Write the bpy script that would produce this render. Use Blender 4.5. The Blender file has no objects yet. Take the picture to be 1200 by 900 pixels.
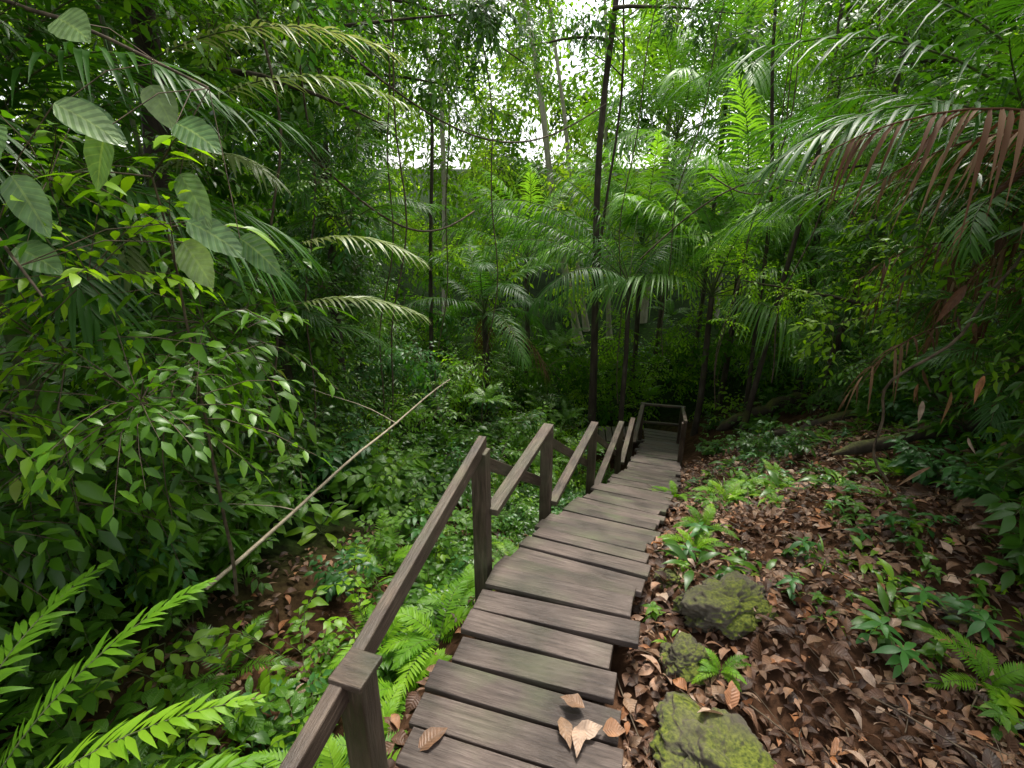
import bpy, math, random
import numpy as np
from mathutils import Vector, Euler
rs=np.random.RandomState(7); random.seed(7)
scene=bpy.context.scene
def nrm(v): return v/(np.linalg.norm(v,axis=-1,keepdims=True)+1e-9)
def A(*v): return np.array(v,dtype=float)

# ---------------------------------------------------------------- mesh builder
P_ELL=np.array([.06,.72,1.0,.86,.42,.02]); P_ELL4=np.array([.08,.95,.8,.03]); P_ELL3=np.array([.12,1.,.05])
P_LAN=np.array([.25,.85,1.0,.75,.4,.02]); P_STRAP=np.array([.45,1.0,.9,.5,.03]); P_STRAP3=np.array([.5,1.0,.6,.03])
def fastmesh(name,V,F,C,M,mats,smooth=True):
    me=bpy.data.meshes.new(name); nf=len(F)
    me.vertices.add(len(V)); me.vertices.foreach_set('co',V.astype(np.float32).ravel())
    me.loops.add(nf*4); me.loops.foreach_set('vertex_index',F.astype(np.int32).ravel())
    me.polygons.add(nf); me.polygons.foreach_set('loop_start',np.arange(0,nf*4,4,dtype=np.int32))
    for m in mats: me.materials.append(m)
    me.polygons.foreach_set('material_index',M.astype(np.int32)); me.polygons.foreach_set('use_smooth',np.full(nf,smooth))
    at=me.attributes.new("lc",'FLOAT_VECTOR','POINT'); at.data.foreach_set('vector',C.astype(np.float32).ravel())
    me.update(calc_edges=True); return me
class Proto:
    def __init__(s,name,V,F,C,M,mats): s.name=name;s.V=V;s.F=F;s.C=C;s.M=M;s.mats=mats;s.me=None
    def get(s):
        if s.me is None: s.me=fastmesh(s.name,s.V,s.F,s.C,s.M,s.mats)
        return s.me
class MB:
    def __init__(s): s.V=[];s.F=[];s.C=[];s.M=[];s.n=0
    def _add(s,v,f,c,m):
        s.V.append(v.reshape(-1,3)); s.F.append(f.reshape(-1,4)+s.n); s.C.append(c.reshape(-1,3)); s.M.append(np.full(f.reshape(-1,4).shape[0],m)); s.n+=v.reshape(-1,3).shape[0]
    def leaves(self,P,T,N,L,W,droop,prof,fold=.25,rnd=None,mat=0,curl=0.,ragged=.08):
        n=len(P)
        if n==0: return
        L=np.broadcast_to(L,(n,)).astype(float);W=np.broadcast_to(W,(n,)).astype(float);droop=np.broadcast_to(droop,(n,)).astype(float)
        if rnd is None: rnd=rs.rand(n)
        rnd=np.broadcast_to(rnd,(n,))
        T=nrm(T); S=nrm(np.cross(T,N)); N2=np.cross(S,T); k=len(prof); a=np.linspace(0,1,k)
        C=P[:,None,:]+T[:,None,:]*(L[:,None]*a)[...,None]
        C[...,2]-=(droop*L)[:,None]*a**2
        if curl: C+=N2[:,None,:]*(curl*L[:,None]*(a*(a-1))*-4*0.5)[...,None]
        w=(W[:,None]*prof)[...,None]
        wav=1+0.125*rs.randn(n,k,1)
        E1=C-S[:,None]*w*(1+ragged*rs.randn(n,k,1))+N2[:,None]*w*fold*wav; E2=C+S[:,None]*w*(1+ragged*rs.randn(n,k,1))+N2[:,None]*w*fold*wav[:, ::-1]
        V=np.stack([E1,C,E2],axis=2)
        at=np.zeros((n,k,3,3)); at[...,0]=a[None,:,None]; at[...,1]=np.array([-1,0,1])[None,None,:]; at[...,2]=rnd[:,None,None]
        f=[]
        for i in range(k-1):
            b=i*3; f+=[[b,b+1,b+4,b+3],[b+1,b+2,b+5,b+4]]
        F=np.array(f)[None]+(np.arange(n)*k*3)[:,None,None]
        self._add(V,F,at,mat)
    def tube(s,pts,rad,sides=6,mat=1,rnd=.5):
        pts=np.asarray(pts,float); k=len(pts); rad=np.broadcast_to(rad,(k,)).astype(float)
        t=nrm(np.gradient(pts,axis=0)); ref=A(0.13,.21,1) if abs(t[0,2])<.9 else A(1,.1,.0)
        u=nrm(np.cross(t,ref)); v=np.cross(t,u); an=np.linspace(0,2*np.pi,sides,endpoint=False)
        ring=pts[:,None]+rad[:,None,None]*(np.cos(an)[None,:,None]*u[:,None]+np.sin(an)[None,:,None]*v[:,None])
        at=np.zeros((k,sides,3)); at[...,0]=np.arange(k)[:,None]/k; at[...,1]=np.cos(an)[None]; at[...,2]=rnd
        f=[[i*sides+j,i*sides+(j+1)%sides,(i+1)*sides+(j+1)%sides,(i+1)*sides+j] for i in range(k-1) for j in range(sides)]
        s._add(ring,np.array(f),at,mat)
    def box(s,c,ax,h,mat=0,rnd=None):
        if rnd is None: rnd=rs.rand()*50
        sg=np.array([[x,y,z] for z in(-1,1) for y in(-1,1) for x in(-1,1)],float)
        loc=sg*np.array(h); V=np.array(c)+loc@np.array(ax)
        F=np.array([[0,2,3,1],[4,5,7,6],[0,1,5,4],[2,6,7,3],[0,4,6,2],[1,3,7,5]])
        at=loc.copy()+np.array([rnd,rnd*.37,rnd*.71]); s._add(V,F,at,mat)
    def beam(s,p0,p1,w,h,mat=0):
        p0=np.array(p0,float);p1=np.array(p1,float); d=p1-p0;L=np.linalg.norm(d);d/=L
        up=A(0,0,1) if abs(d[2])<.95 else A(.3,1,0)
        sd=nrm(np.cross(d,up)); u=np.cross(sd,d); s.box((p0+p1)/2,[d,sd,u],[L/2,w/2,h/2],mat)
    def mesh(s,name,mats,smooth=True): return fastmesh(name,np.concatenate(s.V),np.concatenate(s.F),np.concatenate(s.C),np.concatenate(s.M),mats,smooth)
    def proto(s,name,mats): return Proto(name,np.concatenate(s.V),np.concatenate(s.F),np.concatenate(s.C),np.concatenate(s.M),mats)
def obj(name,me,parent=None,loc=(0,0,0)):
    o=bpy.data.objects.new(name,me); scene.collection.objects.link(o); o.location=loc
    if parent: o.parent=parent
    return o
def empty(name): return obj(name,None)
def inst(m,parent,name,loc,sc=1,rz=None,tilt=.2):
    if isinstance(m,list): m=random.choice(m)
    o=obj(name,m.get(),parent,loc)
    o.scale=(sc,)*3; o.rotation_euler=(random.uniform(-tilt,tilt),random.uniform(-tilt,tilt),random.uniform(0,6.28) if rz is None else rz); return o
BATCH={}
def put(m,parent,name,loc,sc=1,rz=None,tilt=.2):
    if isinstance(m,list): m=random.choice(m)
    R=np.array(Euler((random.uniform(-tilt,tilt),random.uniform(-tilt,tilt),random.uniform(0,6.28) if rz is None else rz)).to_matrix())*sc
    BATCH.setdefault((parent.name,name),[]).append((m,R,np.array(loc,float),random.random()))
def flush():
    for (pn,name),L in BATCH.items():
        mats=[];Vs=[];Fs=[];Cs=[];Ms=[];n=0
        for m,R,loc,r in L:
            mp=[]
            for mt in m.mats:
                if mt not in mats: mats.append(mt)
                mp.append(mats.index(mt))
            Vs.append((m.V@R.T+loc).astype(np.float32)); Fs.append((m.F+n).astype(np.int32)); c=m.C.astype(np.float32).copy(); c[:,2]=.55*c[:,2]+.45*r; Cs.append(c); Ms.append(np.array(mp)[m.M]); n+=len(m.V)
        F=np.concatenate(Fs); obj(name,fastmesh(name,np.concatenate(Vs),F,np.concatenate(Cs),np.concatenate(Ms),mats),bpy.data.objects[pn])

# ---------------------------------------------------------------- materials
def newmat(name):
    m=bpy.data.materials.new(name); m.use_nodes=True; nt=m.node_tree; nt.nodes.clear()
    out=nt.nodes.new('ShaderNodeOutputMaterial'); return m,nt,out
def N(nt,t,**k):
    n=nt.nodes.new(t)
    for a,b in k.items(): setattr(n,a,b)
    return n
def ramp(nt,fac,stops):
    r=N(nt,'ShaderNodeValToRGB'); e=r.color_ramp.elements
    while len(e)<len(stops): e.new(.5)
    for el,(p,c) in zip(e,stops): el.position=p; el.color=(*c,1)
    nt.links.new(fac,r.inputs[0]); return r.outputs[0]
def math_(nt,op,a,b=None,c=None):
    n=N(nt,'ShaderNodeMath',operation=op)
    for i,x in enumerate((a,b,c)):
        if x is None: continue
        if isinstance(x,(int,float)): n.inputs[i].default_value=x
        else: nt.links.new(x,n.inputs[i])
    return n.outputs[0]
def mixc(nt,f,a,b,mode='MIX'):
    n=N(nt,'ShaderNodeMix',data_type='RGBA',blend_type=mode)
    for sock,x in ((n.inputs[0],f),(n.inputs[6],a),(n.inputs[7],b)):
        if isinstance(x,(int,float)): sock.default_value=x
        elif isinstance(x,tuple): sock.default_value=(*x,1)
        else: nt.links.new(x,sock)
    return n.outputs[2]
def leafmat(name,stops,rough=.38,trans=.35,vein=.25,tcol=(1.5,1.6,.4),vf=9,matte=False,spec=.45):
    m,nt,out=newmat(name); at=N(nt,'ShaderNodeAttribute',attribute_name='lc'); sp=N(nt,'ShaderNodeSeparateXYZ'); nt.links.new(at.outputs['Vector'],sp.inputs[0])
    col=ramp(nt,sp.outputs[2],stops)
    if matte: b=N(nt,'ShaderNodeBsdfDiffuse')
    else:
        b=N(nt,'ShaderNodeBsdfPrincipled'); b.inputs['Roughness'].default_value=rough; b.inputs['Specular IOR Level'].default_value=spec
    if vein>.16:
        ab=math_(nt,'ABSOLUTE',sp.outputs[1])
        ph=math_(nt,'SUBTRACT',math_(nt,'MULTIPLY',sp.outputs[0],vf),math_(nt,'MULTIPLY',ab,1.6))
        fr=math_(nt,'ABSOLUTE',math_(nt,'SUBTRACT',math_(nt,'FRACT',ph),.5)); vn=math_(nt,'LESS_THAN',fr,.07)
        v=math_(nt,'MULTIPLY',math_(nt,'MAXIMUM',math_(nt,'LESS_THAN',ab,.07),math_(nt,'MULTIPLY',vn,.55)),vein)
        col=mixc(nt,v,col,(.30,.40,.12) if 'dead' not in name else (.26,.17,.10))
        bu=N(nt,'ShaderNodeBump'); bu.inputs['Strength'].default_value=.35; bu.inputs['Distance'].default_value=.01; nt.links.new(fr,bu.inputs['Height']); nt.links.new(bu.outputs[0],b.inputs['Normal'])
    if name in('veined_leaf','dead_leaf'):
        tc=N(nt,'ShaderNodeTexCoord'); no=N(nt,'ShaderNodeTexNoise'); no.inputs['Scale'].default_value=28; no.inputs['Detail'].default_value=3; nt.links.new(tc.outputs['Object'],no.inputs['Vector'])
        br=math_(nt,'ADD',math_(nt,'MULTIPLY',no.outputs[0],1.5),.25)
        sc=N(nt,'ShaderNodeVectorMath',operation='SCALE'); nt.links.new(col,sc.inputs[0]); nt.links.new(br,sc.inputs['Scale']); col=sc.outputs[0]
    nt.links.new(col,b.inputs[0])
    tr=N(nt,'ShaderNodeBsdfTranslucent'); nt.links.new(mixc(nt,1.,col,tcol,'MULTIPLY'),tr.inputs[0])
    mx=N(nt,'ShaderNodeMixShader'); mx.inputs[0].default_value=trans
    nt.links.new(b.outputs[0],mx.inputs[1]); nt.links.new(tr.outputs[0],mx.inputs[2]); nt.links.new(mx.outputs[0],out.inputs[0]); return m
def noisemat(name,stops,scale=5,rough=.85,stretch=(1,1,1),bump=.4,coord='Object',moss=0,detail=6,attr=False,stain=0,green_shade=False,simple=False,spec=.35):
    m,nt,out=newmat(name); 
    if attr: src=N(nt,'ShaderNodeAttribute',attribute_name='lc').outputs['Vector']
    else: src=N(nt,'ShaderNodeTexCoord').outputs[coord]
    mp=N(nt,'ShaderNodeMapping'); mp.inputs['Scale'].default_value=stretch; nt.links.new(src,mp.inputs[0])
    no=N(nt,'ShaderNodeTexNoise'); no.inputs['Scale'].default_value=scale; no.inputs['Detail'].default_value=detail; no.inputs['Roughness'].default_value=.65; nt.links.new(mp.outputs[0],no.inputs['Vector'])
    col=ramp(nt,no.outputs[0],stops)
    b=N(nt,'ShaderNodeBsdfPrincipled'); b.inputs['Roughness'].default_value=rough; b.inputs['Specular IOR Level'].default_value=spec
    nt.links.new(b.outputs[0],out.inputs[0])
    if simple: nt.links.new(col,b.inputs['Base Color']); return m
    no2=N(nt,'ShaderNodeTexNoise'); no2.inputs['Scale'].default_value=scale*.35; no2.inputs['Detail'].default_value=4; nt.links.new(src,no2.inputs['Vector'])
    if stain:
        f=math_(nt,'MULTIPLY',math_(nt,'SUBTRACT',no2.outputs[0],.46),4.*stain); n=N(nt,'ShaderNodeClamp'); nt.links.new(f,n.inputs[0]); col=mixc(nt,math_(nt,'MULTIPLY',n.outputs[0],.75),col,(.085,.092,.05))
        no4=N(nt,'ShaderNodeTexNoise'); no4.inputs['Scale'].default_value=3.5; no4.inputs['Detail'].default_value=7; nt.links.new(N(nt,'ShaderNodeTexCoord').outputs['Object'],no4.inputs['Vector'])
        k=math_(nt,'ADD',math_(nt,'MULTIPLY',no4.outputs[0],2.2),-.1); sc=N(nt,'ShaderNodeVectorMath',operation='SCALE'); nt.links.new(col,sc.inputs[0]); nt.links.new(k,sc.inputs['Scale']); col=sc.outputs[0]
        rr=math_(nt,'ADD',math_(nt,'MULTIPLY',no4.outputs[0],.7),.18); nt.links.new(rr,b.inputs['Roughness'])
    if green_shade:
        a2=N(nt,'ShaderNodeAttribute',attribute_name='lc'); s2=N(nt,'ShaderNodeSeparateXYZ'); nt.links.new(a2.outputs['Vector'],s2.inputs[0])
        col=mixc(nt,s2.outputs[0],col,ramp(nt,no.outputs[0],[(.35,(.004,.007,.003)),(.7,(.02,.045,.008))]))  # plant-covered ground, its green darkened to stand in for thicket shadow
    if moss:
        g=N(nt,'ShaderNodeNewGeometry'); sp=N(nt,'ShaderNodeSeparateXYZ'); nt.links.new(g.outputs['Normal'],sp.inputs[0])
        f=math_(nt,'MULTIPLY',math_(nt,'SUBTRACT',math_(nt,'ADD',math_(nt,'MULTIPLY',sp.outputs[2],.30),no2.outputs[0]),.62),6*moss)
        n=N(nt,'ShaderNodeClamp'); nt.links.new(f,n.inputs[0])
        no3=N(nt,'ShaderNodeTexNoise'); no3.inputs['Scale'].default_value=70; nt.links.new(src,no3.inputs['Vector'])
        mc=ramp(nt,no3.outputs[0],[(.3,(.03,.045,.006)),(.7,(.15,.17,.02))])
        col=mixc(nt,n.outputs[0],col,mc)
    nt.links.new(col,b.inputs['Base Color'])
    bu=N(nt,'ShaderNodeBump'); bu.inputs['Strength'].default_value=bump; bu.inputs['Distance'].default_value=.02; nt.links.new(no.outputs[0],bu.inputs['Height']); nt.links.new(bu.outputs[0],b.inputs['Normal'])
    return m
L_DARK=leafmat('leaf_dark',[(0,(.024,.07,.006)),(.5,(.046,.13,.009)),(.93,(.09,.20,.013)),(1,(.2,.13,.03))],rough=.36,trans=.35,vein=.15)
L_MID=leafmat('leaf_mid',[(0,(.045,.125,.008)),(.5,(.085,.21,.011)),(.93,(.15,.30,.017)),(1,(.28,.20,.04))],trans=.42,vein=.15)
L_BRIGHT=leafmat('leaf_bright',[(0,(.12,.26,.012)),(.5,(.19,.36,.014)),(.95,(.28,.45,.02)),(1,(.3,.3,.04))],rough=.42,trans=.48,vein=.15)
L_BLUE=leafmat('leaf_bluegreen',[(0,(.03,.10,.022)),(.5,(.05,.16,.032)),(.95,(.08,.23,.04)),(1,(.2,.2,.05))],rough=.4,trans=.3,vein=.15)
L_SHRUB=leafmat('shrub_leaf',[(0,(.045,.125,.010)),(.5,(.08,.205,.013)),(.93,(.15,.30,.02)),(1,(.28,.22,.04))],rough=.36,trans=.4,vein=.22)
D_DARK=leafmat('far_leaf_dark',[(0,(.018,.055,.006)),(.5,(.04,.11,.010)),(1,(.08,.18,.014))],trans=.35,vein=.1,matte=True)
D_MID=leafmat('far_leaf',[(0,(.07,.155,.014)),(.5,(.12,.24,.02)),(1,(.2,.34,.03))],trans=.5,vein=.1,matte=True)  # far leaves coloured brighter, background light put into the colour
D_BRIGHT=leafmat('far_leaf_lit',[(0,(.15,.27,.03)),(.5,(.24,.38,.04)),(1,(.36,.48,.07))],trans=.5,vein=.1,matte=True)  # lightest far leaves, colour raised in place of light on the background
L_PALM=leafmat('palm_leaf',[(0,(.028,.085,.012)),(.5,(.045,.135,.016)),(.95,(.08,.20,.022)),(1,(.25,.2,.05))],rough=.42,trans=.4,vein=.12,spec=.28)
L_PALMB=leafmat('palm_leaf_bright',[(0,(.09,.22,.03)),(.5,(.14,.30,.04)),(1,(.21,.39,.06))],rough=.42,trans=.45,vein=.12,spec=.4)
L_RATTAN=leafmat('rattan_leaf',[(0,(.16,.22,.06)),(.6,(.29,.34,.13)),(1,(.42,.40,.2))],rough=.4,trans=.35,vein=.1,tcol=(1.2,1.3,.7))
L_FERN=leafmat('fern_leaf',[(0,(.08,.21,.010)),(.6,(.15,.32,.013)),(1,(.23,.41,.02))],rough=.5,trans=.42,vein=.1,spec=.3)
L_BIG=leafmat('veined_leaf',[(0,(.09,.17,.06)),(.6,(.15,.25,.10)),(1,(.28,.32,.11))],rough=.3,trans=.3,vein=.5,vf=8)
L_DEAD=leafmat('dead_leaf',[(0,(.035,.017,.010)),(.25,(.085,.038,.020)),(.5,(.15,.075,.04)),(.75,(.24,.145,.085)),(.86,(.34,.13,.045)),(1,(.42,.31,.23))],rough=.5,trans=.12,vein=.2,tcol=(1.3,1,.7),spec=.4)
L_DFROND=leafmat('dead_palm_leaf',[(0,(.05,.022,.011)),(.5,(.11,.055,.028)),(.8,(.24,.15,.08)),(1,(.38,.28,.16))],rough=.7,trans=.2,vein=.1,tcol=(1.2,.9,.6),spec=.15)
M_STEM=noisemat('green_stem',[(.3,(.04,.07,.015)),(.7,(.12,.13,.05))],20,.6,detail=1,simple=True)
M_TWIG=noisemat('twig_bark',[(.3,(.05,.035,.022)),(.7,(.15,.11,.07))],20,.8,detail=1,simple=True)
M_PALE=noisemat('pale_twig',[(.3,(.25,.2,.13)),(.7,(.48,.41,.3))],20,.7,detail=3)
M_PTRUNK=noisemat('pale_bark',[(.3,(.20,.18,.13)),(.7,(.42,.38,.3))],8,.9,(1,1,.3),detail=4)
M_BARK=noisemat('bark',[(.3,(.025,.018,.013)),(.55,(.07,.052,.038)),(.8,(.15,.13,.10))],9,.9,(1,1,.25),.8,moss=.6)
M_WOOD=[noisemat('weathered_plank_%s'%nm,[(.25,(.040*k,.029*k,.024*k)),(.5,(.094*k,.070*k,.059*k)),(.62,(.122*k,.094*k,.080*k)),(.85,(.21*k,.17*k,.148*k))],9,.55,(.55,7,7),.7,attr=True,stain=st) for nm,k,st in (('a',1.,.8),('b',.8,1.3),('c',1.18,.9))]
M_RAIL=noisemat('rail_wood',[(.25,(.03,.021,.015)),(.5,(.075,.052,.038)),(.8,(.17,.125,.09))],9,.7,(.6,6,6),.5,attr=True,stain=.8)
M_ROCK=noisemat('mossy_rock',[(.3,(.05,.042,.03)),(.6,(.11,.093,.068)),(.85,(.2,.175,.14))],6,.9,(1,1,1),1.,moss=1.)
M_GROUND=noisemat('forest_soil',[(.25,(.02,.011,.007)),(.5,(.055,.028,.016)),(.65,(.09,.047,.027)),(.85,(.15,.085,.048))],9,1.,(1,1,1),.9,detail=7,green_shade=True,spec=.04)

# ---------------------------------------------------------------- terrain
LY=[1.15,2.42,3.5,4.97,6.9,10.4]; LX=[-.50,-.11,.33,.96,1.72,2.97]; LZ=[-2.0,-2.0,-2.37,-3.02,-3.89,-5.10]
def xc(y): return np.interp(y,[-20,1.0,2.3,3.35,4.8,6.75,10.2,14,60],[-3,-.13,.26,.70,1.33,2.09,3.34,3.3,3])
def sm(t): t=np.clip(t,0,1); return t*t*(3-2*t)
def zp(y):
    f=lambda q: np.interp(q,[-40,0,1,2.4,3.5,5,6.9,10.4,12,16,25,60,250],[-1,-2.05,-2.13,-2.22,-2.62,-3.3,-4.15,-5.35,-5.65,-5.7,-4.6,0,12])
    return (f(y-.25)+f(y)+f(y+.25))/3
def gz(x,y):
    x=np.asarray(x,float);y=np.asarray(y,float); d=x-xc(y); z=zp(y)
    dr=np.maximum(0,d-.55); sr=np.interp(y,[0,2.2,5,10,14,22],[.05,.10,.40,.48,.25,.08])
    z=z+sr*np.minimum(dr,3)+.5*np.clip(dr-3,0,5)*np.interp(y,[0,14,24],[1,.8,.1])
    dl=np.maximum(0,-d-.42); z=z-.5*sm(dl/.5)*sm((y-.3)/1.5)*np.interp(y,[0,12,16],[1,1,0])+.32*np.clip(dl-1.1,0,6)*np.interp(y,[0,14,24],[1,.8,.1])
    z=z+.04*np.sin(3.1*x+1.7*y)+.03*np.sin(5.3*y-2.2*x)+.02*np.sin(9*x+4*y)+.015*np.sin(13*y-7*x)
    return z
n=260; q=np.linspace(-1,1,n); gx=2+ np.sinh(q*5.2)/np.sinh(5.2)*260; gy=4+np.sinh(q*5.2)/np.sinh(5.2)*260
X,Y=np.meshgrid(gx,gy,indexing='ij'); Z=gz(X,Y)
mb=MB(); idx=np.arange(n*n).reshape(n,n); F=np.stack([idx[:-1,:-1],idx[1:,:-1],idx[1:,1:],idx[:-1,1:]],-1).reshape(-1,4)
D_=X-xc(Y); gf=sm((D_-3.2)/1.6)+sm((-D_-1.6)/1.5)+sm((Y-11)/2); CC=np.zeros((n*n,3)); CC[:,0]=np.clip(gf,0,1).ravel()  # mask for the green, shadow-dark ground colour away from the path
mb._add(np.stack([X,Y,Z],-1),F,CC,0); obj('ground',mb.mesh('ground',[M_GROUND]))

# ---------------------------------------------------------------- boardwalk
walk=empty('wooden_boardwalk')
mb=MB(); ms=MB(); W=.8
RUN=[.158,.18,.20,.225,.25]; GAP=[.020,.034,.046,.055,.065]
for i in range(5):
    p0=A(LX[i],LY[i],LZ[i]);p1=A(LX[i+1],LY[i+1],LZ[i+1])
    if i==0: p0=A(-.45,1.31,-2.0)
    h=(p1-p0)[:2]; Lh=np.linalg.norm(h); h/=Lh; nb=max(1,int(round(Lh/RUN[i]))); run=Lh/nb
    slope=(p1-p0)[2]/Lh
    f=A(h[0],h[1],0); s_=A(h[1],-h[0],0)
    for k in range(nb):
        t=(k+.5)/nb; c=p0+(p1-p0)*t
        c[2]+=.006*rs.randn()
        lw=W+.04*rs.randn(); yaw=.016*rs.randn()
        ff=nrm(f+s_*yaw+A(0,0,slope*.85+.01*rs.randn())); ss=nrm(s_-ff*np.dot(s_,ff)); ss=nrm(ss+A(0,0,.012*rs.randn())); up_=np.cross(ss,ff)
        c=c+s_*(W/2+.018*rs.randn()); wd=math.hypot(run,run*slope)-GAP[i]*(.7+.6*rs.rand())
        mb.box(c-A(0,0,.018),[ss,ff,up_],[lw/2,wd/2,.018],mat=rs.randint(3))
    for q_ in (.10,W-.10):
        a=p0+s_*q_+A(0,0,-.112); b=p1+s_*q_+A(0,0,-.112)
        ms.beam(a,b,.05,.13)
pe=A(LX[-1],LY[-1],LZ[-1])
for k in range(7): mb.box(pe+A(-.08-.16*k,.30+.02*k,-.03-.01*k),[A(.12,.99,0),A(.99,-.12,0),A(0,0,-1)],[.4,.07,.018])
for k in range(4): mb.box(pe+A(.43+.03*k,.02+.16*k,-.07),[A(.94,-.33,0),A(.33,.94,0),A(0,0,1)],[.4,.07,.018])
o=obj('planks',mb.mesh('planks',M_WOOD,False),walk); bv=o.modifiers.new('b','BEVEL'); bv.width=.005; bv.segments=2
o=obj('stringers',ms.mesh('stringers',[M_RAIL],False),walk)
mr=MB()
def post(x,y,zt,zb,w=.085,cap=False):
    mr.beam((x,y,zb),(x,y,zt),w,w)
    if cap: mr.box((x,y,zt+.012),[A(.95,-.31,0),A(.31,.95,0),A(0,0,1)],[.055,.06,.012])
tops=[(-.46,1.13,-1.32),(-.17,2.47,-1.28),(.27,3.56,-1.67),(.88,5.03,-2.32),(1.62,6.95,-3.18),(2.2,8.55,-3.82),(2.87,10.4,-4.27)]
bas=[-2.0,-2.0,-2.37,-3.02,-3.9,-4.5,-5.1]
for (x,y,z),b in zip(tops,bas): post(x,y,z,b-.75,cap=(y<1.5))
sl=A(-.055,.02,0)
t=[np.array(q) for q in tops]
d=nrm(t[1]-t[0]); mr.beam(t[0]-d*1.3+sl+A(0,0,-.07),t[1]+d*.05+A(-.0,0,.022),.045,.085)
for i in range(1,6):
    a=t[i]; b=t[i+1]
    mr.beam(A(a[0]+.052,a[1],max(b[2],bas[i]-.1)),b+(b-A(a[0],a[1],b[2]))*.03+A(0,0,.02),.08,.042)
    mr.beam(a+A(-.05,0,-.05),A(b[0]-.05,b[1],bas[i+1]+.25),.035,.075)
R0=A(3.68,10.2,-4.27); mr.beam(t[6]+A(-.05,0,.02),R0+A(.06,0,.02),.07,.045); post(R0[0],R0[1],R0[2],-6.0)
R1=A(2.95,8.0,-3.62); post(R1[0],R1[1],R1[2],-5.2); mr.beam(R0+A(.0,0,.02),R1+A(-.02,-.1,.06),.06,.045); mr.beam(t[6]+A(0,0,-.4),R0+A(0,0,-.4),.05,.045)
o=obj('handrail',mr.mesh('handrail',[M_RAIL],False),walk); bv=o.modifiers.new('b','BEVEL'); bv.width=.005; bv.segments=2

# ---------------------------------------------------------------- plant parts
UP=A(0,0,1)
def curve(p,d,L,sag,K=8,wob=.0):
    p=np.array(p,float); d=nrm(np.array(d,float)); pts=[p]; 
    for k in range(K):
        d=nrm(d+A(0,0,-sag/K)+wob*rs.randn(3)); p=p+d*L/K; pts.append(p)
    return np.array(pts)
def along(pts,s):
    k=len(pts)-1; f=np.clip(s,0,.9999)*k; i=f.astype(int); fr=(f-i)[:,None]
    return pts[i]*(1-fr)+pts[i+1]*fr, nrm(pts[i+1]-pts[i])
def spray(mb,p,d,L,nl,lL,lW,sag=.5,droop=.25,prof=P_ELL,flat=.7,r=.004,start=.15,ang=1.0,K=6):
    pts=curve(p,d,L,sag,K,.06); mb.tube(pts,np.linspace(r,r*.35,K+1),3,1)
    s=np.linspace(start,1,nl); P,T=along(pts,s); side=nrm(np.cross(T,UP+.001)); sg=np.where(np.arange(nl)%2==0,1,-1)[:,None]
    a=(ang+.2*rs.randn(nl))[:,None]; a[-1]=.1
    D=T*np.cos(a)+side*sg*np.sin(a)+A(0,0,-.15)+.18*rs.randn(nl,3)
    Nn=nrm(np.cross(side,T)*1.0)*flat+UP*.4+.3*rs.randn(nl,3)
    sc=(.65+.5*rs.rand(nl)); D=nrm(D)
    mb.leaves(P+D*.01,D,Nn,lL*sc,lW*sc,droop+.15*rs.rand(nl),prof,fold=.22,rnd=np.clip(rs.rand()*.4+.6*rs.rand(nl),0,1))
def clump(seed,mats,R=.6,nt=16,nl=10,lL=.13,lW=.03,prof=P_ELL4,**k):
    rs.seed(seed); mb=MB()
    for i in range(nt):
        d=nrm(rs.randn(3)+A(0,0,.35)); spray(mb,d*R*.15*rs.rand(),d,R*(.7+.5*rs.rand()),nl,lL,lW,sag=.9,prof=prof,K=3,**k)
    return mb.proto('clump',mats)
def shrub(seed,mats,H=.8,ns=5,nb=4,nl=8,lL=.14,lW=.035,prof=P_ELL,spread=.5):
    rs.seed(seed); mb=MB()
    for i in range(ns):
        d=nrm(A(rs.randn()*spread,rs.randn()*spread,1)); pts=curve((0,0,-.05),d,H*(.6+.5*rs.rand()),.25,8,.05); mb.tube(pts,np.linspace(.007,.003,9),4,1)
        for s in np.linspace(.3,1,nb):
            p,t_=along(pts,np.array([s])); an=rs.rand()*6.28
            spray(mb,p[0],t_[0]*.5+A(math.cos(an),math.sin(an),.25),H*.42*(.6+.5*rs.rand()),nl,lL,lW,sag=.5,prof=prof,K=4)
    return mb.proto('shrub',mats)
def frond(mb,p,az,el,L,bend,nl=34,lL=.4,lW=.014,ldroop=.5,ang=1.15,vee=.15,prof=P_STRAP,start=.15,r=.012,mat=0,smat=1,rnd=None,fold=.3,K=12,jit=.05,shape=.6,roll=0.,keep=1.):
    s=np.linspace(0,1,K+1); e=el-bend*s**1.25; azs=az+roll*s
    d=np.stack([np.cos(e)*np.cos(azs),np.cos(e)*np.sin(azs),np.sin(e)],-1); pts=np.array(p)+np.concatenate([np.zeros((1,3)),np.cumsum(d[:-1]*L/K,axis=0)])
    mb.tube(pts,np.linspace(r,r*.2,K+1),5,smat)
    if rnd is None: rnd=rs.rand()
    for sg in (1,-1):
        q=np.clip(np.linspace(start,1,nl)+.004*rs.randn(nl),0,1)
        if keep<1: q=q[rs.rand(nl)<keep]
        m=len(q); P,T=along(pts,q); side=nrm(np.cross(T,UP+.001)); u=np.cross(side,T)
        a=(ang-(ang-.35)*q**1.6)[:,None]+jit*rs.randn(m)[:,None]
        D=nrm(T*np.cos(a)+sg*side*np.sin(a)+u*(vee+jit*rs.randn(m))[:,None]); lf=np.sin(np.pi*(.14+.80*(q-start)/(1-start)))**shape*(1+jit*rs.randn(m))
        mb.leaves(P,D,u+.15*rs.randn(m,3),lL*lf,lW*(.6+.4*lf),ldroop*(.6+.8*rs.rand(m)),prof,fold=fold,rnd=np.clip(rnd*.75+.25*rs.rand(m),0,1),mat=mat)
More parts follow.
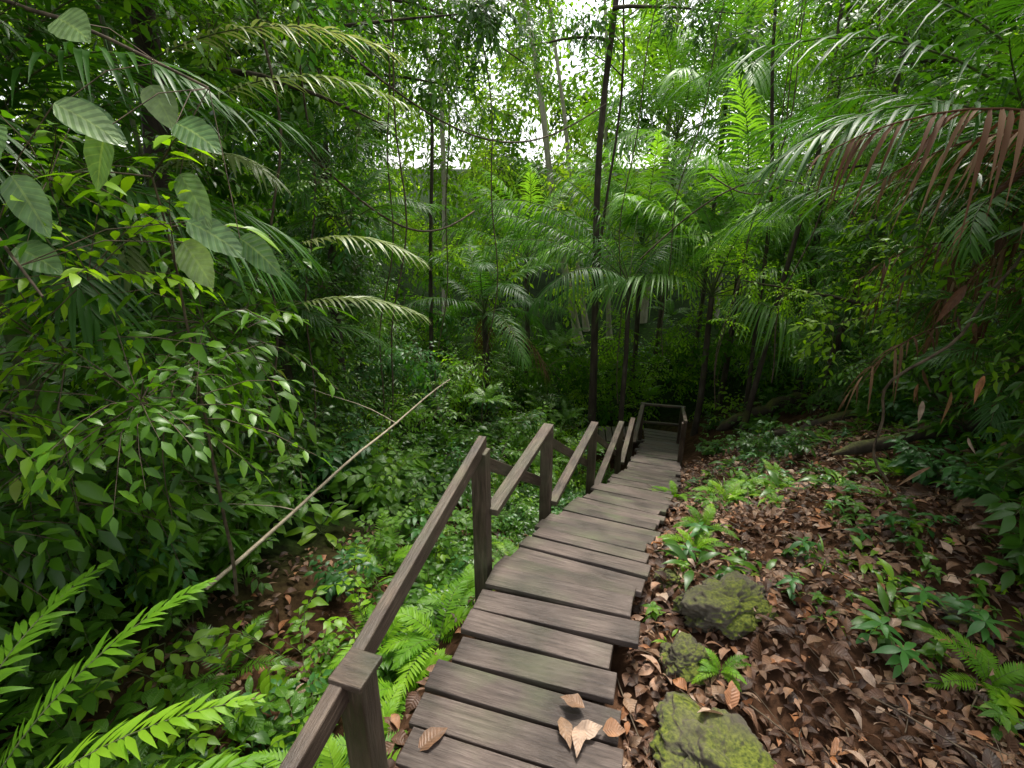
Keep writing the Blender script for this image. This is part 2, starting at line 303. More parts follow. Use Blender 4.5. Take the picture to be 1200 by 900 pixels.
def palm(seed,mats,nf=14,L=2.6,lL=.5,lW=.016,nl=36,bend=(1.0,1.7),el=(1.45,.2),ldroop=.6,petiole=.2,dead=0):
    rs.seed(seed); mb=MB()
    for i in range(nf):
        f=i/(nf-1); az=i*2.399+.2*rs.randn(); e=el[0]+(el[1]-el[0])*f; 
        frond(mb,(0,0,.1*(1-f)),az,e,L*(.75+.35*rs.rand()),bend[0]+(bend[1]-bend[0])*rs.rand(),nl,lL,lW,ldroop,start=petiole,roll=.3*rs.randn())
    for i in range(dead):
        frond(mb,(0,0,0),rs.rand()*6.28,-.3,L*.8,1.1,nl//2,lL*.8,lW,1.1,start=petiole,mat=2,smat=2)
    return mb.proto('palm_crown',mats)
def fern(seed,mats,nf=9,L=.6,lL=.11,lW=.011,nl=24):
    rs.seed(seed); mb=MB()
    for i in range(nf):
        frond(mb,(0,0,0),i*2.4+.3*rs.randn(),1.2-.7*rs.rand(),L*(.7+.5*rs.rand()),1.2+.4*rs.rand(),nl,lL,lW,.12,ang=1.35,vee=.05,prof=P_STRAP3,start=.12,r=.003,fold=.1,K=8,shape=.8,jit=.03)
    return mb.proto('fern',mats)
def herb(seed,mats,nf=8,L=.35,W=.035,prof=P_LAN):
    rs.seed(seed); mb=MB()
    for i in range(nf):
        an=i*2.4+.4*rs.randn(); e=.5+.7*rs.rand(); d=A(math.cos(an)*math.cos(e),math.sin(an)*math.cos(e),math.sin(e)); pl=L*(.2+.5*rs.rand())
        mb.tube([(0,0,0),d*pl*.5,d*pl],[.004,.003,.002],3,1)
        mb.leaves((d*pl)[None],(d+A(d[0]*.5,d[1]*.5,-.3))[None],UP[None]+.2*rs.randn(1,3),[L*(.8+.4*rs.rand())],[W*(.8+.4*rs.rand())],.45,np.interp(np.linspace(0,1,8),np.linspace(0,1,6),prof),fold=.25)
    return mb.proto('herb',mats)
def seedling(seed,mats,H=.25,n=5,L=.16,W=.035):
    rs.seed(seed); mb=MB(); pts=curve((0,0,-.02),(rs.randn()*.15,rs.randn()*.15,1),H,.1,4,.05); mb.tube(pts,[.004,.0035,.003,.003,.002],4,1)
    for lv,m in ((-1,n),(-2,2),(-3,2)):
        an=np.arange(m)*6.283/m+rs.rand()*6; D=np.stack([np.cos(an),np.sin(an),.25+.2*rs.randn(m)],-1)
        mb.leaves(np.repeat(pts[lv][None],m,0),D,np.repeat(UP[None],m,0)+.15*rs.randn(m,3),L*(.7+.5*rs.rand(m)),W*(.8+.4*rs.rand(m)),.4,np.interp(np.linspace(0,1,8),np.linspace(0,1,6),P_ELL),fold=.2)
    return mb.proto('seedling',mats)

S_=M_TWIG
C_DARK=[clump(10+i,[L_DARK,S_],lL=.10+.025*i,lW=.022+.006*i) for i in range(3)]+[clump(17,[L_DARK,S_],lL=.17,lW=.019)]
C_MID=[clump(20+i,[L_MID,S_],lL=.09+.025*i,lW=.022+.006*i) for i in range(3)]+[clump(27,[L_MID,S_],lL=.16,lW=.017)]
C_BLUE=[clump(30+i,[L_BLUE,S_],lL=.11+.03*i,lW=.028+.007*i) for i in range(2)]
C_BRIGHT=[clump(40+i,[L_BRIGHT,S_],nt=14,lL=.11,lW=.026) for i in range(2)]
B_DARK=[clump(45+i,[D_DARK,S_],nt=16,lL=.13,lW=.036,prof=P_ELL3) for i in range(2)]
B_MID=[clump(47+i,[D_MID,S_],nt=16,lL=.12,lW=.034,prof=P_ELL3) for i in range(2)]
C_FAR=[clump(50+i,[m,S_],R=.62,nt=22,nl=9,lL=.10,lW=.030,prof=P_ELL3) for i,m in enumerate((D_MID,D_BRIGHT,D_MID,D_BRIGHT,D_MID,D_DARK))]
SH_D=[shrub(60+i,[L_DARK,M_STEM],lL=.15,lW=.038) for i in range(3)]
SH_M=[shrub(65+i,[L_SHRUB,M_STEM],lL=.12+.03*i,lW=.033+.009*i) for i in range(3)]
SH_B=[shrub(70+i,[L_BLUE,M_STEM],lL=.16,lW=.036) for i in range(2)]
SH_Y=[shrub(74+i,[L_BRIGHT,M_STEM],ns=3,nb=3,nl=6,lL=.15,lW=.04) for i in range(2)]
FERN=[fern(80+i,[L_FERN,M_STEM]) for i in range(3)]
FERND=[fern(84+i,[L_MID,M_STEM],L=.7,lL=.12,lW=.011) for i in range(2)]
HERB=[herb(90,[L_SHRUB,M_STEM]),herb(91,[L_BRIGHT,M_STEM],L=.3),herb(92,[L_DARK,M_STEM],L=.45,W=.05,prof=P_ELL),herb(93,[L_MID,M_STEM],nf=12,L=.5,W=.016,prof=P_STRAP[[0,1,1,2,3,4]])]
SEED=[seedling(100,[L_SHRUB,M_STEM]),seedling(101,[L_BRIGHT,M_STEM],H=.2,n=6),seedling(102,[L_BLUE,M_STEM],H=.35,L=.2),seedling(103,[L_DARK,M_STEM],n=4,L=.14,W=.04),seedling(104,[L_SHRUB,M_STEM],H=.15,n=4,L=.11,W=.022)]
PALM=[palm(110+i,[L_PALM,M_STEM,L_DFROND],dead=2) for i in range(3)]
PALMB=[palm(115+i,[L_PALMB,M_STEM,L_DFROND],nf=16,L=3.2,lL=.75,lW=.021,nl=40,bend=(.6,1.2),ldroop=.75) for i in range(3)]
SPALM=[palm(120+i,[L_PALM,M_STEM,L_DFROND],nf=9,L=1.1,lL=.28,lW=.011,nl=26,ldroop=.4) for i in range(2)]
rs.seed(5)

# ---------------------------------------------------------------- thickets beside the path
left=empty('jungle_thicket')
def xl(y,z): return -(1.35+.12*y)+.10*max(z,0)+.35*math.sin(1.3*y+z*1.7)
def pick(w):
    r=random.random()*sum(a for a,_ in w)
    for a,m in w:
        r-=a
        if r<=0: return m
    return w[-1][1]
for i in range(410):
    y=random.uniform(1.5,13); zt=.36*y+.9; g0=float(gz(xl(y,0),y)); z=random.uniform(g0,zt)
    x=xl(y,z)-random.expovariate(1/.7)
    if z<-1 and y<6: x-=.5
    g=float(gz(x,y))
    if z<g: z=g+random.random()*.6
    if math.sqrt(x*x+y*y+z*z)<1.9: continue
    m=pick([(4,C_DARK),(3,C_MID),(1.,C_BLUE),(1.2,C_BRIGHT),(1.1,SPALM)])
    if m is SPALM and y<4.2: m=C_MID
    put(m,left,'foliage',(x,y,z),random.uniform(.5,.95),tilt=.5)
for i in range(130):
    y=random.uniform(.3,15); x=xl(y,0)-random.uniform(1.8,4.5); z=random.uniform(float(gz(x,y)),.38*abs(x)+.2*y+1.2)
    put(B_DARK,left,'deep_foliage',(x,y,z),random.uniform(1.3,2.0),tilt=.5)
for i in range(62):  # unseen clumps added overhead to shade the left side
    y=random.uniform(-1,10); x=random.uniform(-6.5,-1.7); z=.40*max(y,abs(x)*.9)+random.uniform(1.4,3.2)
    put(B_DARK,left,'unseen_shade_canopy',(x,y,z),random.uniform(1.3,2.0),tilt=.5)
right=empty('jungle_thicket')
def xr(y,z): return 2.6+.36*(y-2)+.3*math.sin(1.1*y+z*2)-.05*max(z,0)
for i in range(350):
    y=random.uniform(1.6,14); zt=.34*y+.9; g0=float(gz(xr(y,0),y)); z=random.uniform(g0+.2,zt)
    x=xr(y,z)+random.expovariate(1/.8)
    if z<g0+1.0: x+=.4
    g=float(gz(x,y)); 
    if z<g: z=g+random.random()*.6
    if math.sqrt(x*x+y*y+z*z)<2.3: continue
    put(pick([(3,C_DARK),(4,C_MID),(.7,C_BLUE),(2.,C_BRIGHT),(1,SPALM)]),right,'foliage',(x,y,z),random.uniform(.5,.95),tilt=.5)
for i in range(110):
    y=random.uniform(1,15); x=xr(y,0)+random.uniform(1.8,4.5); z=random.uniform(float(gz(x,y)),.25*abs(x)+.25*y+1.)
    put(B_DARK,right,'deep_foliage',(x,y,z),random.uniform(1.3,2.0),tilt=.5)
for i in range(26):  # same for the right: out-of-view clumps added for their shade
    y=random.uniform(-1,7); x=random.uniform(3.4,7.5); z=.40*max(y,abs(x)*.9)+random.uniform(1.6,3.2)
    put(B_DARK,right,'unseen_shade_canopy',(x,y,z),random.uniform(1.4,2.0),tilt=.5)

# ---------------------------------------------------------------- background forest mass
back=empty('background_forest')
for i in range(290):
    y=random.uniform(10.8,17); x=random.uniform(-6,11); g=float(gz(x,y)); 
    if abs(x-3.2)<1.3 and y<12.3: continue
    ztop=g+(random.choice((1.2,2,3.2,4.5)) if (x<-1 or x>7) else random.choice((.8,1.4,2.2,2.8))); z=random.uniform(g+.1,ztop)
    put(pick([(4,B_DARK),(4,B_MID),(1,C_BLUE),(1.6,C_BRIGHT),(1,FERND)]),back,'foliage',(x,y,z),random.uniform(.8,1.3),tilt=.4)
for i in range(120):
    y=random.uniform(6,12); x=random.uniform(-3.0,float(xc(y))-1.2); g=float(gz(x,y)); z=g+random.uniform(.1,2.0)*min(1,(xc(y)-x)/3)
    put(pick([(3,C_DARK),(4,C_MID),(1.5,C_BLUE),(2.2,C_BRIGHT),(1.5,FERND)]),back,'foliage',(x,y,z),random.uniform(.55,.95),tilt=.4)
for i in range(640):
    y=random.uniform(17,34); x=random.uniform(-.85*y,1.0*y); g=float(gz(x,y)); tan=x/y
    emax=.42 if (tan<-.05 or tan>.16) else .27+.07*math.sin(tan*40)
    z=random.uniform(g*.7,emax*y) 
    put(C_FAR,back,'distant_foliage',(x,y,z),random.uniform(1.8,3.0)*y/25,tilt=.5)

# ---------------------------------------------------------------- trees
def tree(x,y,H,r,lean=(0,0),crown=None,cz=.6,ncl=10,cr=1.6,csc=1.3,bark=None):
    e=empty('rainforest_tree'); g=float(gz(x,y)); mb=MB(); s=np.linspace(0,1,14)
    pts=np.stack([x+lean[0]*s*H+.06*np.sin(s*7+x)+.10*np.sin(s*11+3*x)*s,y+lean[1]*s*H+.06*np.sin(s*5+y),g-.2+s*H],-1)
    mb.tube(pts,r*(1.25-.75*s)*(1+.6*np.exp(-s*25)),10,0)
    for k in range(6):
        q=rs.rand()*.4+cz; p,_=along(pts,np.array([min(q,.98)])); an=rs.rand()*6.28; c=curve(p[0],(math.cos(an),math.sin(an),.6),cr*1.2,.2,6,.1); mb.tube(c,np.linspace(r*.45,r*.08,7),5,0)
        if ncl<6 and k%2: continue
        for j in range(max(1,ncl//6)): put(crown,e,'crown_foliage',tuple(c[-1-j%4]+.3*rs.randn(3)),csc*random.uniform(.7,1.1),tilt=.5)
    for j in range(ncl//3): 
        v=rs.randn(3)*A(cr,cr,cr*.5)*.6+pts[-1]; put(crown,e,'crown_foliage',tuple(v),csc*random.uniform(.7,1.1),tilt=.5)
    obj('trunk',mb.mesh('trunk',[bark or M_BARK]),e); return e
tree(1.75,10.6,13,.07,(.0,0),B_MID,.8,3,1.2,1.2)
tree(1.95,11.4,10.5,.035,(.01,0),B_MID,.8,3)
for (x,y,H,r,lx) in [(4.7,9.4,10,.045,.06),(5.2,10.4,10.5,.04,-.07),(5.6,8.6,9,.05,.02),(6.4,10.8,10,.07,-.05),(-1.9,11.4,10.5,.045,.03)]:
    tree(x,y,H,r,(lx,0),B_MID,.8,3,1.3,1.1)
for (x,y,H,r,lx) in [(-2.9,8.2,8.5,.09,.03),(-3.5,5.2,8,.12,.05),(-4.2,3.0,6.5,.12,.05),(4.9,5.4,7.5,.06,-.02)]:
    tree(x,y,H,r,(lx,0),B_DARK,.75,6,1.3,1.2)
for (x,y,H,r,lx) in [(2.6,19,15,.11,-.20),(3.1,20.5,15,.08,-.16),(5.5,21,15,.10,.03),(3.9,19.5,14,.07,-.09),(-2.6,20,13,.1,.02),(8,20,13,.1,0),(-9,24,14,.12,0),(15,26,16,.12,0)]:
    tree(x,y,H,r,(lx,0),C_FAR,.8,3,2.4,2.0,M_PTRUNK)
def branch(p,d,L,crown,n,sc,name='overhanging_branch'):
    e=empty(name); mb=MB(); c=curve(p,d,L,.35,8,.06); mb.tube(c,np.linspace(.035,.008,9),6,0); obj('limb',mb.mesh('limb',[M_BARK]),e)
    for i in range(n):
        k=rs.randint(2,9); put(crown,e,'leaves',tuple(c[k]+.28*rs.randn(3)),sc*random.uniform(.7,1.2),tilt=.5)
branch((-3.2,6.2,1.3),(1,.1,.35),2.7,C_DARK,13,.65); branch((-2.9,7.6,2.4),(1,.2,.1),3.4,C_DARK,18,.7); branch((-2.8,5.0,1.0),(1,.1,.2),1.7,C_MID,8,.5); branch((-3.0,8.2,1.6),(1,.1,.1),2.4,C_DARK,10,.7)
branch((1.75,10.6,3.1),(1,-.2,.1),2.2,C_DARK,8,.75); branch((1.75,10.6,2.6),(-1,-.3,.25),1.8,C_DARK,6,.7)
branch((5.9,7.5,1.6),(-1,0,.2),1.8,C_MID,9,.7); branch((4.9,6.6,-1.4),(-1,.3,.35),1.9,C_BRIGHT,9,.5); branch((5.4,6.6,.2),(-1,.2,.3),1.7,C_MID,8,.5)

# ---------------------------------------------------------------- palms
def palmtree(x,y,zc,m,sc=1,rz=None,r=.07):
    e=empty('palm_tree'); g=float(gz(x,y)); mb=MB(); s=np.linspace(0,1,8); mb.tube(np.stack([x+.1*np.sin(s*3)*(1-s),y+0*s,g-.1+(zc-g+.1)*s],-1),r*(1.15-.3*s),8,0)
    obj('trunk',mb.mesh('trunk',[M_BARK]),e); inst(m,e,'crown',(x,y,zc),sc,rz,.08)
palmtree(-.6,11.0,-2.4,PALM[0],.95,1.0); palmtree(4.3,11.0,-2.0,PALMB[0],1.15,.3); palmtree(5.4,12.4,-1.0,PALMB[1],1.25,2.0); palmtree(3.3,13.4,-1.2,PALMB[2],1.15,4.)
palmtree(6.8,12.0,-1.3,PALMB[1],1.1,1.); palmtree(.4,14.5,-1.6,PALMB[2],1.0); palmtree(4.8,16.5,1.6,PALMB[1],1.3); palmtree(8.2,16,1.4,PALMB[2],1.3)
palmtree(-3.0,9.4,-.8,PALM[1],.9); palmtree(6.3,17,2.8,PALMB[0],1.4); palmtree(-2.9,6.2,-1.6,SPALM[0],1.3)
e=empty('palm_tree'); mb=MB(); rs.seed(41); B=A(2.25,9.9,-1.55); g=float(gz(B[0],B[1])); mb.tube([(2.3,9.95,g-.1),(2.3,9.9,-3),tuple(B)],[.07,.05,.045],8,2)
for az,el,L,bd in [(3.05,.75,4.3,1.25),(3.45,.95,4.0,1.45),(2.7,.6,3.6,1.2),(3.9,.5,2.8,1.3),(2.2,.9,3.4,1.3),(1.3,1.,3,1.3),(.5,.9,2.2,1.4),(3.2,1.25,3.6,1.3)]:
    frond(mb,B,az,el,L,bd,46,.55,.014,.95,ang=1.2,vee=-.05,rnd=.3*rs.rand(),start=.12)
obj('fronds',mb.mesh('fronds',[L_PALM,M_STEM,M_BARK]),e)
e=empty('palm_tree'); mb=MB(); rs.seed(31); B=A(3.7,3.3,-.25)
g=float(gz(B[0],B[1])); mb.tube([(3.75,3.35,g-.1),(3.72,3.3,-1.2),tuple(B)],[.09,.08,.07],8,1)
for az,el,L,bd in [(3.05,.95,3.1,1.55),(3.35,.75,2.7,1.45),(2.75,1.15,3.2,1.5),(2.45,.8,2.8,1.4),(3.25,1.2,2.6,1.3),(3.9,.9,2.4,1.4),(2.0,.9,2.8,1.3),(2.6,.5,2.6,1.4)]:
    frond(mb,B,az,el,L,bd,46,.52,.0125,.6,ang=1.0,vee=.1,rnd=rs.rand())
frond(mb,A(3.05,2.4,-.02),3.1,.60,1.8,1.2,34,.22,.011,1.3,ang=1.1,vee=-.25,start=.2,mat=2,smat=2,keep=.85,jit=.2,rnd=.5)
frond(mb,A(3.2,2.5,.15),2.9,.4,1.5,1.2,26,.20,.011,1.3,ang=1.1,vee=-.25,start=.2,mat=2,smat=2,keep=.75,jit=.25,rnd=.8)
for k in range(9):
    frond(mb,A(3.35+.8*rs.rand(),3.1+1.3*rs.rand(),-.45+.25*rs.randn()),2.2+1.9*rs.rand(),-.1-.5*rs.rand(),.7+.4*rs.rand(),1.,18,.2,.010,.8,mat=2,smat=2,vee=-.2,keep=.6,jit=.3,rnd=.4+.6*rs.rand(),r=.007)
obj('fronds',mb.mesh('fronds',[L_PALM,M_STEM,L_DFROND]),e)
mb=MB(); n_=150; P=np.stack([rs.uniform(2.5,4.6,n_),rs.uniform(2.7,5.2,n_),rs.uniform(-1.6,.2,n_)],-1); P[:,0]=np.maximum(P[:,0],P[:,1]*.82+.1)
mb.leaves(P,np.stack([.5*rs.randn(n_),.4*rs.randn(n_),-np.ones(n_)],-1),rs.randn(n_,3),rs.uniform(.1,.26,n_),rs.uniform(.01,.03,n_),.1,P_LAN,fold=.5)
obj('dead_leaves',mb.mesh('dead_leaves',[L_DEAD]),right)
e=empty('rattan_palm'); mb=MB(); rs.seed(8); mb.tube(curve((-2.5,3.7,-2.0),(.02,0,1),3.2,.0,10,.04),.015,6,1)
for p,az,el,L,bd in [((-2.3,3.3,.58),0.02,.5,1.75,1.0),((-1.9,3.2,.40),-.1,.45,1.4,1.0),((-1.9,4.0,-.45),-.1,.45,1.3,1.1),((-1.9,3.9,-.85),.0,.35,1.25,.9),((-2.3,3.4,.0),-.4,.6,1.2,1.3),((-2.4,3.2,-.3),-.9,.5,1.2,1.3)]:
    frond(mb,p,az,el,L,bd,28,.23,.011,.5,ang=1.05,vee=.15,start=.25,r=.006)
obj('fronds',mb.mesh('fronds',[L_RATTAN,M_STEM]),e)
e=empty('palm_tree'); mb=MB(); rs.seed(51); B=A(-2.6,2.6,-.05); mb.tube([(-2.8,2.8,float(gz(-2.8,2.8))),tuple(B)],[.06,.04],7,1)
for az,el,L,bd in [(-.3,.9,1.7,1.5),(-.8,.7,1.5,1.4),(.2,.8,1.8,1.5),(.7,1.0,1.7,1.4),(-.1,.3,1.6,1.2),(-.6,.2,1.4,1.2),(.4,.3,1.6,1.2),(0.05,1.2,1.8,1.5)]:
    frond(mb,B,az,el,L,bd,36,.40,.013,.5,ang=1.0,vee=.1,rnd=.6*rs.rand(),r=.008)
obj('fronds',mb.mesh('fronds',[L_PALM,M_STEM]),e)

# ---------------------------------------------------------------- near left plants
def big_leaf_vine():
    e=empty('climbing_vine'); mb=MB(); rs.seed(12)
    c=curve((-2.6,2.6,.9),(1,-.35,-.1),1.7,.35,8,.06); mb.tube(c,np.linspace(.012,.005,9),6,1)
    c2=curve((-2.3,2.0,.35),(1,-.1,-.25),1.2,.3,8,.06); mb.tube(c2,np.linspace(.01,.004,9),6,1)
    PR=np.interp(np.linspace(0,1,13),[0,.08,.2,.4,.6,.8,.92,1],[.1,.65,.92,1,.92,.62,.28,.02])
    pos=[(-1.25,1.75,.20),(-1.06,1.8,.22),(-1.5,1.6,.42),(-1.65,1.45,-.02),(-1.45,1.6,.06),(-1.15,1.9,-.08),(-1.0,1.95,-.14),(-1.7,1.8,.5),(-1.5,1.9,.28),(-1.3,2.1,.38),(-1.75,1.6,.2),(-1.18,1.9,-.15),(-1.62,1.5,.1),(-1.35,1.8,.50),(-1.2,2.0,.08),(-1.75,1.5,.35),(-1.6,1.7,-.15),(-1.35,1.7,.26),(-1.5,1.65,.2)]
    P=np.array(pos); n=len(P); T=np.stack([.7+.4*rs.randn(n),-.15+.2*rs.randn(n),-.35+.3*rs.randn(n)],-1); Nn=np.stack([.15*rs.randn(n)+.2,-.85+.15*rs.randn(n),.6+.25*rs.randn(n)],-1)
    mb.leaves(P,T,Nn,rs.uniform(.14,.22,n),rs.uniform(.046,.066,n),.22,PR,fold=.15,rnd=rs.rand(n),ragged=.03)
    for p in P: 
        cc=np.concatenate([c,c2]); k=cc[np.argmin(np.linalg.norm(cc-p,axis=1))]; mb.tube([k,(k+p)/2+A(0,0,.04),p],.002,3,1)
    obj('leaves',mb.mesh('leaves',[L_BIG,M_TWIG]),e)
big_leaf_vine()
sap=empty('sapling'); mb=MB(); rs.seed(14); c=curve((-1.55,2.3,-2.1),(.08,-.05,1),2.2,-.05,12,.04); mb.tube(c,np.linspace(.01,.004,13),5,1)
for k,(dx,dy,dz) in enumerate([(.5,-.2,.4),(-.5,-.3,.1),(.7,0,.1),(-.2,-.5,.4),(.2,-.3,.9)]): spray(mb,c[-1-k//2],(dx,dy,dz),.34,9,.13,.022,sag=.4)
obj('leaves',mb.mesh('leaves',[L_BRIGHT,M_TWIG]),sap)
e=empty('sword_fern'); mb=MB(); rs.seed(15)
for p,az,el,L,bd in [((-1.42,.78,-1.6),.25,.85,.9,1.0),((-1.4,.8,-1.6),-.05,.6,.8,.95),((-1.45,.85,-1.6),.75,1.0,.85,1.0),((-1.35,.75,-1.65),.5,.35,.7,.7),((-1.5,.8,-1.55),1.4,1.0,.8,1.2),((-1.4,.75,-1.65),-.5,.6,.7,1.1)]:
    frond(mb,p,az,el,L,bd,34,.10,.0095,.3,ang=1.15,vee=.1,prof=P_LAN,start=.15,r=.004,fold=.15,shape=.8,jit=.1)
mb.tube([(-1.42,.8,-2.2),(-1.42,.8,-1.6)],[.012,.008],5,1); obj('fronds',mb.mesh('fronds',[L_FERN,M_STEM]),e)
mb=MB(); rs.seed(3); c=curve((-1.75,2.35,-2.1),(1.05,2.35,.42),2.75,-.03,12,.03); mb.tube(c,np.linspace(.014,.006,13),6,0); mb.tube(curve(c[8],(-.6,.3,.25),.8,.2,6,.06),np.linspace(.005,.002,7),4,0)
mb.tube(curve(c[3],(-.9,.2,.1),.7,.2,6,.06),np.linspace(.005,.002,7),4,0); obj('fallen_branch',mb.mesh('fallen_branch',[M_PALE]))

# ---------------------------------------------------------------- undergrowth
und=empty('undergrowth')
for i in range(310):
    y=random.uniform(.8,9) ; d=random.uniform(.75,4.5) if random.random()<.6 else random.uniform(.7,1.8); x=float(xc(y))-d-.1
    if math.hypot(x,y)<1.15: continue
    hs=min(1,.35+.25*(d-.6)); g=float(gz(x,y))
    m=pick([(3,SH_D),(4,SH_M),(1.6,SH_B),(2.0,SH_Y),(1,FERND),(1.5,HERB),(1.2,SEED)])
    put(m,und,'shrubs',(x,y,g),random.uniform(.7,1.15)*hs*(1.0 if m in(SH_D,SH_M,SH_B,SH_Y) else 1.2),tilt=.25)
for i in range(150):
    y=random.uniform(2.2,11); d=random.uniform(.8,5); x=float(xc(y))+d; g=float(gz(x,y)); 
    if y<5 and d<2.4: continue
    hs=min(1,.3+.2*d)
    put(pick([(3,SH_D),(3,SH_M),(2.,SH_B),(1.2,SH_Y),(1,FERND),(2,HERB),(2,SEED)]),und,'shrubs',(x,y,g),random.uniform(.6,1.)*hs,tilt=.25)
gcv=empty('ground_cover_plants')
for i in range(700):
    y=1.15+5.5*random.random()**1.2; d=.55+2.9*random.random()**.8; x=float(xc(y))+d; g=float(gz(x,y))
    if y<1.6 and d<1.1 : continue
    if math.hypot(x-1.16,y-2.2)<.3 or math.hypot(x-.8,y-1.46)<.3: continue
    if math.sin(2.3*x+1.1*y)*math.sin(1.7*y-1.3*x+1)<-.25: continue
    put(pick([(5,SEED),(1.4,HERB),(.3,FERN)]),gcv,'plants',(x,y,g),random.uniform(.18,.6),tilt=.2)
for x,y,s in [(-.42,2.25,.75),(-.55,1.95,.7),(-.62,1.55,.55),(-.66,1.3,.6),(-.3,2.75,.7),(-.15,3.1,.6),(1.3,3.0,.45),(1.55,3.5,.5),(2.1,4.3,.6),(-.8,2.4,.7),(.98,1.8,.25),(1.9,5.2,.6),(-1.1,3.6,.9),(.05,3.6,.6)]:
    inst(FERN,None,'fern',(x,y,float(gz(x,y))+.05),s,tilt=.15)
flush()

# ---------------------------------------------------------------- leaf litter, rocks, logs
rs.seed(21)
def litter(name,n,f,L=(.045,.11)):
    mb=MB(); P=f(n); n=len(P); P=np.concatenate([P,(gz(P[:,0],P[:,1])+.012+.035*rs.rand(n))[:,None]],1); an=rs.rand(n)*6.28
    T=np.stack([np.cos(an),np.sin(an),.25*rs.randn(n)],-1); Nn=UP+.45*rs.randn(n,3); l=rs.uniform(*L,n)*(.6+.7*rs.rand(n)**3)
    mb.leaves(P,T,Nn,l,l*rs.uniform(.13,.34,n),rs.uniform(-.2,.35,n),P_ELL,fold=.4,curl=.3,rnd=rs.rand(n)**1.35,ragged=.15); obj(name,mb.mesh(name,[L_DEAD]))
def fr(n):
    y=.5+8*rs.rand(n)**1.6; d=.42+rs.rand(n)**1.1*4; return np.stack([xc(y)+d,y],-1)
def fl(n):
    y=.7+6*rs.rand(n)**1.3; d=.42+rs.rand(n)*2.2; return np.stack([xc(y)-d,y],-1)
def f0(n): return np.stack([rs.uniform(-.8,3.5,n),rs.uniform(.55,1.35,n)],-1)
litter('leaf_litter',20000,fr); litter('leaf_litter',2800,fl); litter('leaf_litter',2400,f0)
def fb(n):
    y=1.1+2.6*rs.rand(n); return np.stack([xc(y)+.7+rs.rand(n)*2.4,y],-1)
litter('leaf_litter',80,fb,(.14,.23))
mb=MB(); P=A(*[(.20,1.50,-1.992),(.27,1.46,-1.985),(.30,1.53,-1.98),(.24,1.42,-1.99),(.36,1.44,-1.985),(-.36,1.36,-1.99)]).reshape(-1,3); n_=len(P); an=rs.rand(n_)*6.28
mb.leaves(P,np.stack([np.cos(an),np.sin(an),0*an+.02],-1),UP+.12*rs.randn(n_,3),rs.uniform(.08,.14,n_),rs.uniform(.03,.045,n_),.0,P_ELL,fold=.25,curl=.15,rnd=np.array([.72,.97,.6,.98,.8,.55]),ragged=.12); obj('fallen_leaves',mb.mesh('fallen_leaves',[L_DEAD]))
mb=MB()
for i in range(300):
    y=1.+5*rs.rand()**1.4; x=float(xc(y))+.5+3*rs.rand(); an=rs.rand()*6.28; L=.1+.4*rs.rand(); z=float(gz(x,y))+.035
    c=curve((x,y,z),(math.cos(an),math.sin(an),.05),L,.05,4,.12); mb.tube(c,.0015+.0025*rs.rand(),4,0)
obj('fallen_twigs',mb.mesh('fallen_twigs',[M_TWIG]))
import bmesh
from mathutils import noise
def rock(x,y,sx,sy,sz,zo=0):
    bm=bmesh.new(); bmesh.ops.create_icosphere(bm,subdivisions=6,radius=1)
    for v in bm.verts:
        p=v.co*1.2+Vector((x*3,y*5,0)); k=1+.40*noise.noise(p)+.22*noise.noise(p*2.5)+.10*noise.noise(p*7)+.04*noise.noise(p*18)+.02*noise.noise(p*45); v.co=Vector((v.co.x*sx*k,v.co.y*sy*k,v.co.z*sz*k))
    me=bpy.data.meshes.new('rock'); bm.to_mesh(me); bm.free(); me.materials.append(M_ROCK)
    for p in me.polygons: p.use_smooth=True
    o=obj('mossy_rock',me,None,(x,y,float(gz(x,y))+zo)); o.rotation_euler=(random.uniform(-.1,.1),random.uniform(-.15,.15),random.uniform(-.4,.4))
rock(1.16,2.2,.26,.18,.13,.02); rock(.82,1.44,.22,.22,.11,.015); rock(.08,1.12,.20,.15,.13,-.02); rock(.86,1.9,.13,.11,.08,.02); rock(.62,1.22,.1,.12,.06); rock(2.4,2.2,.13,.1,.07); rock(1.0,2.6,.1,.1,.06)
def log(p0,p1,r,name='fallen_log'):
    mb=MB(); a=np.array(p0,float);b=np.array(p1,float); s=np.linspace(0,1,10)[:,None]; mb.tube(a+(b-a)*s+.03*rs.randn(10,3),np.concatenate([[r*.2],r*(1+.1*rs.randn(8)),[r*.2]]),9,0); obj(name,mb.mesh(name,[M_BARK]))
log((4.3,9.9,float(gz(4.3,9.9))+.4),(6.0,9.6,float(gz(6,9.6))+.3),.12); log((3.1,4.4,float(gz(3.1,4.4))+.3),(5.2,4.2,float(gz(5.2,4.2))+.15),.06); log((3.9,8,float(gz(3.9,8))+.05),(5.5,6.9,float(gz(5.5,6.9))+.1),.08)
mb=MB()
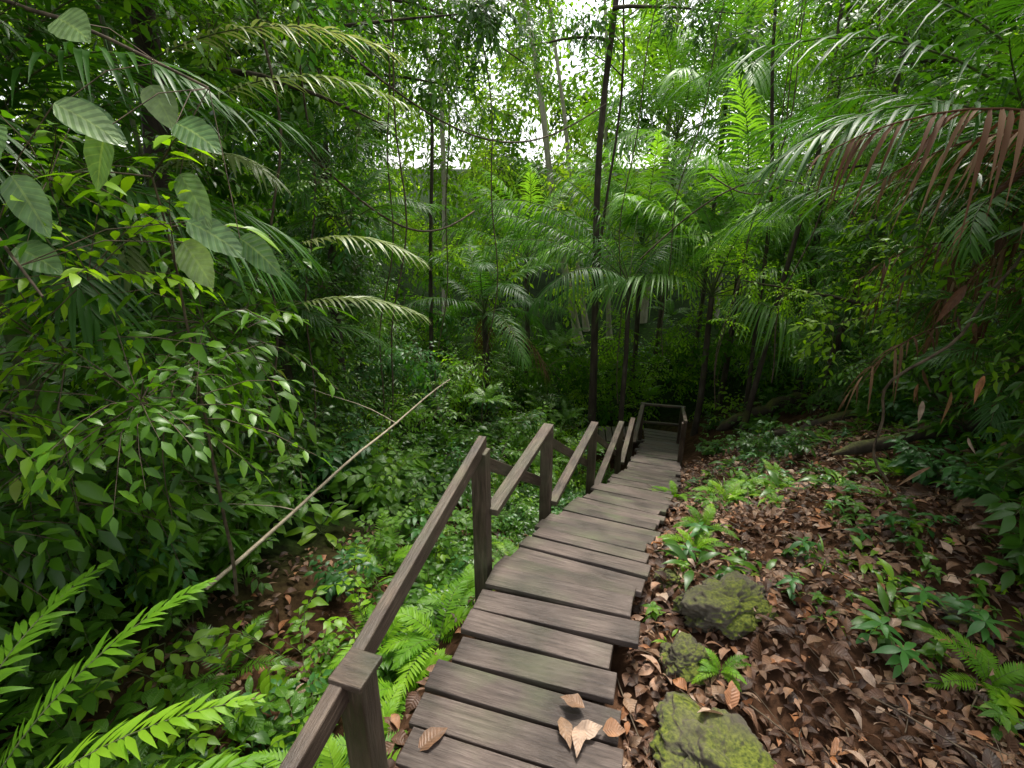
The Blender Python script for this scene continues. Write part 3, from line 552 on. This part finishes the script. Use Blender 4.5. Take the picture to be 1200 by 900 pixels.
for x,y,z0,z1 in [(2.75,3.2,-1.9,-.3),(-1.9,4.2,-2.2,2.4),(-2.1,5.5,-3,3),(-1.4,6.2,-3.2,2.9),(3.9,8.6,-3.6,3),(4.3,9.5,-3.6,3),(5,11,-4,4),(2.2,9.8,-4,4),(-1.2,9,-4,4),(4.1,7.2,-2.6,2.6),(-.4,8.4,-3.8,3.4),(-1.7,7.1,-3.2,3),(3.2,9.9,-3,4)]:
    s=np.linspace(0,1,20); mb.tube(np.stack([x+.16*np.sin(s*5+x)+.05*np.sin(s*17+y)+.25*(s-.5),y+.1*np.sin(s*6),z0+(z1-z0)*s],-1),.010,5,0)
for a,b,sg in [((2.2,9.0,-1.0),(5.4,7.5,-.7),-1.1),((-2.2,6.5,1.8),(1.7,10.5,1.6),.9),((-2.0,5.5,.4),(-.6,8.6,-.2),.5),((3.4,9.6,.4),(5.2,8.6,1.2),.7)]:
    c=np.linspace(0,1,20); a=np.array(a);b=np.array(b); q_=a+(b-a)*c[:,None]; q_[:,2]-=sg*np.sin(np.pi*c); mb.tube(q_,.014,5,0)
obj('lianas',mb.mesh('lianas',[M_TWIG]))

# ---------------------------------------------------------------- light and camera
w=bpy.data.worlds.new('World'); scene.world=w; w.use_nodes=True; nt=w.node_tree; bg=nt.nodes['Background']
EL,AZ=math.radians(62),math.radians(15)
sk=nt.nodes.new('ShaderNodeTexSky'); sk.sky_type='NISHITA'; sk.sun_disc=False; sk.sun_elevation=EL; sk.sun_rotation=AZ; sk.dust_density=3
hs=nt.nodes.new('ShaderNodeHueSaturation'); hs.inputs['Saturation'].default_value=.2; nt.links.new(sk.outputs[0],hs.inputs['Color']); nt.links.new(hs.outputs[0],bg.inputs[0]); bg.inputs[1].default_value=.38
sd=bpy.data.lights.new('sun','SUN'); sd.energy=5; sd.angle=math.radians(12); sd.color=(1,.95,.84); so=bpy.data.objects.new('sun',sd); scene.collection.objects.link(so)
dv=Vector((math.sin(AZ)*math.cos(EL),math.cos(AZ)*math.cos(EL),math.sin(EL))); so.rotation_euler=dv.to_track_quat('Z','Y').to_euler()
cd=bpy.data.cameras.new('camera'); cd.lens=18; cd.sensor_width=36; cd.clip_start=.05; cd.clip_end=1000; co=bpy.data.objects.new('camera',cd); scene.collection.objects.link(co); co.rotation_euler=(math.radians(70),0,0); scene.camera=co
scene.view_settings.view_transform='Standard'; scene.view_settings.look='None'; scene.view_settings.exposure=0
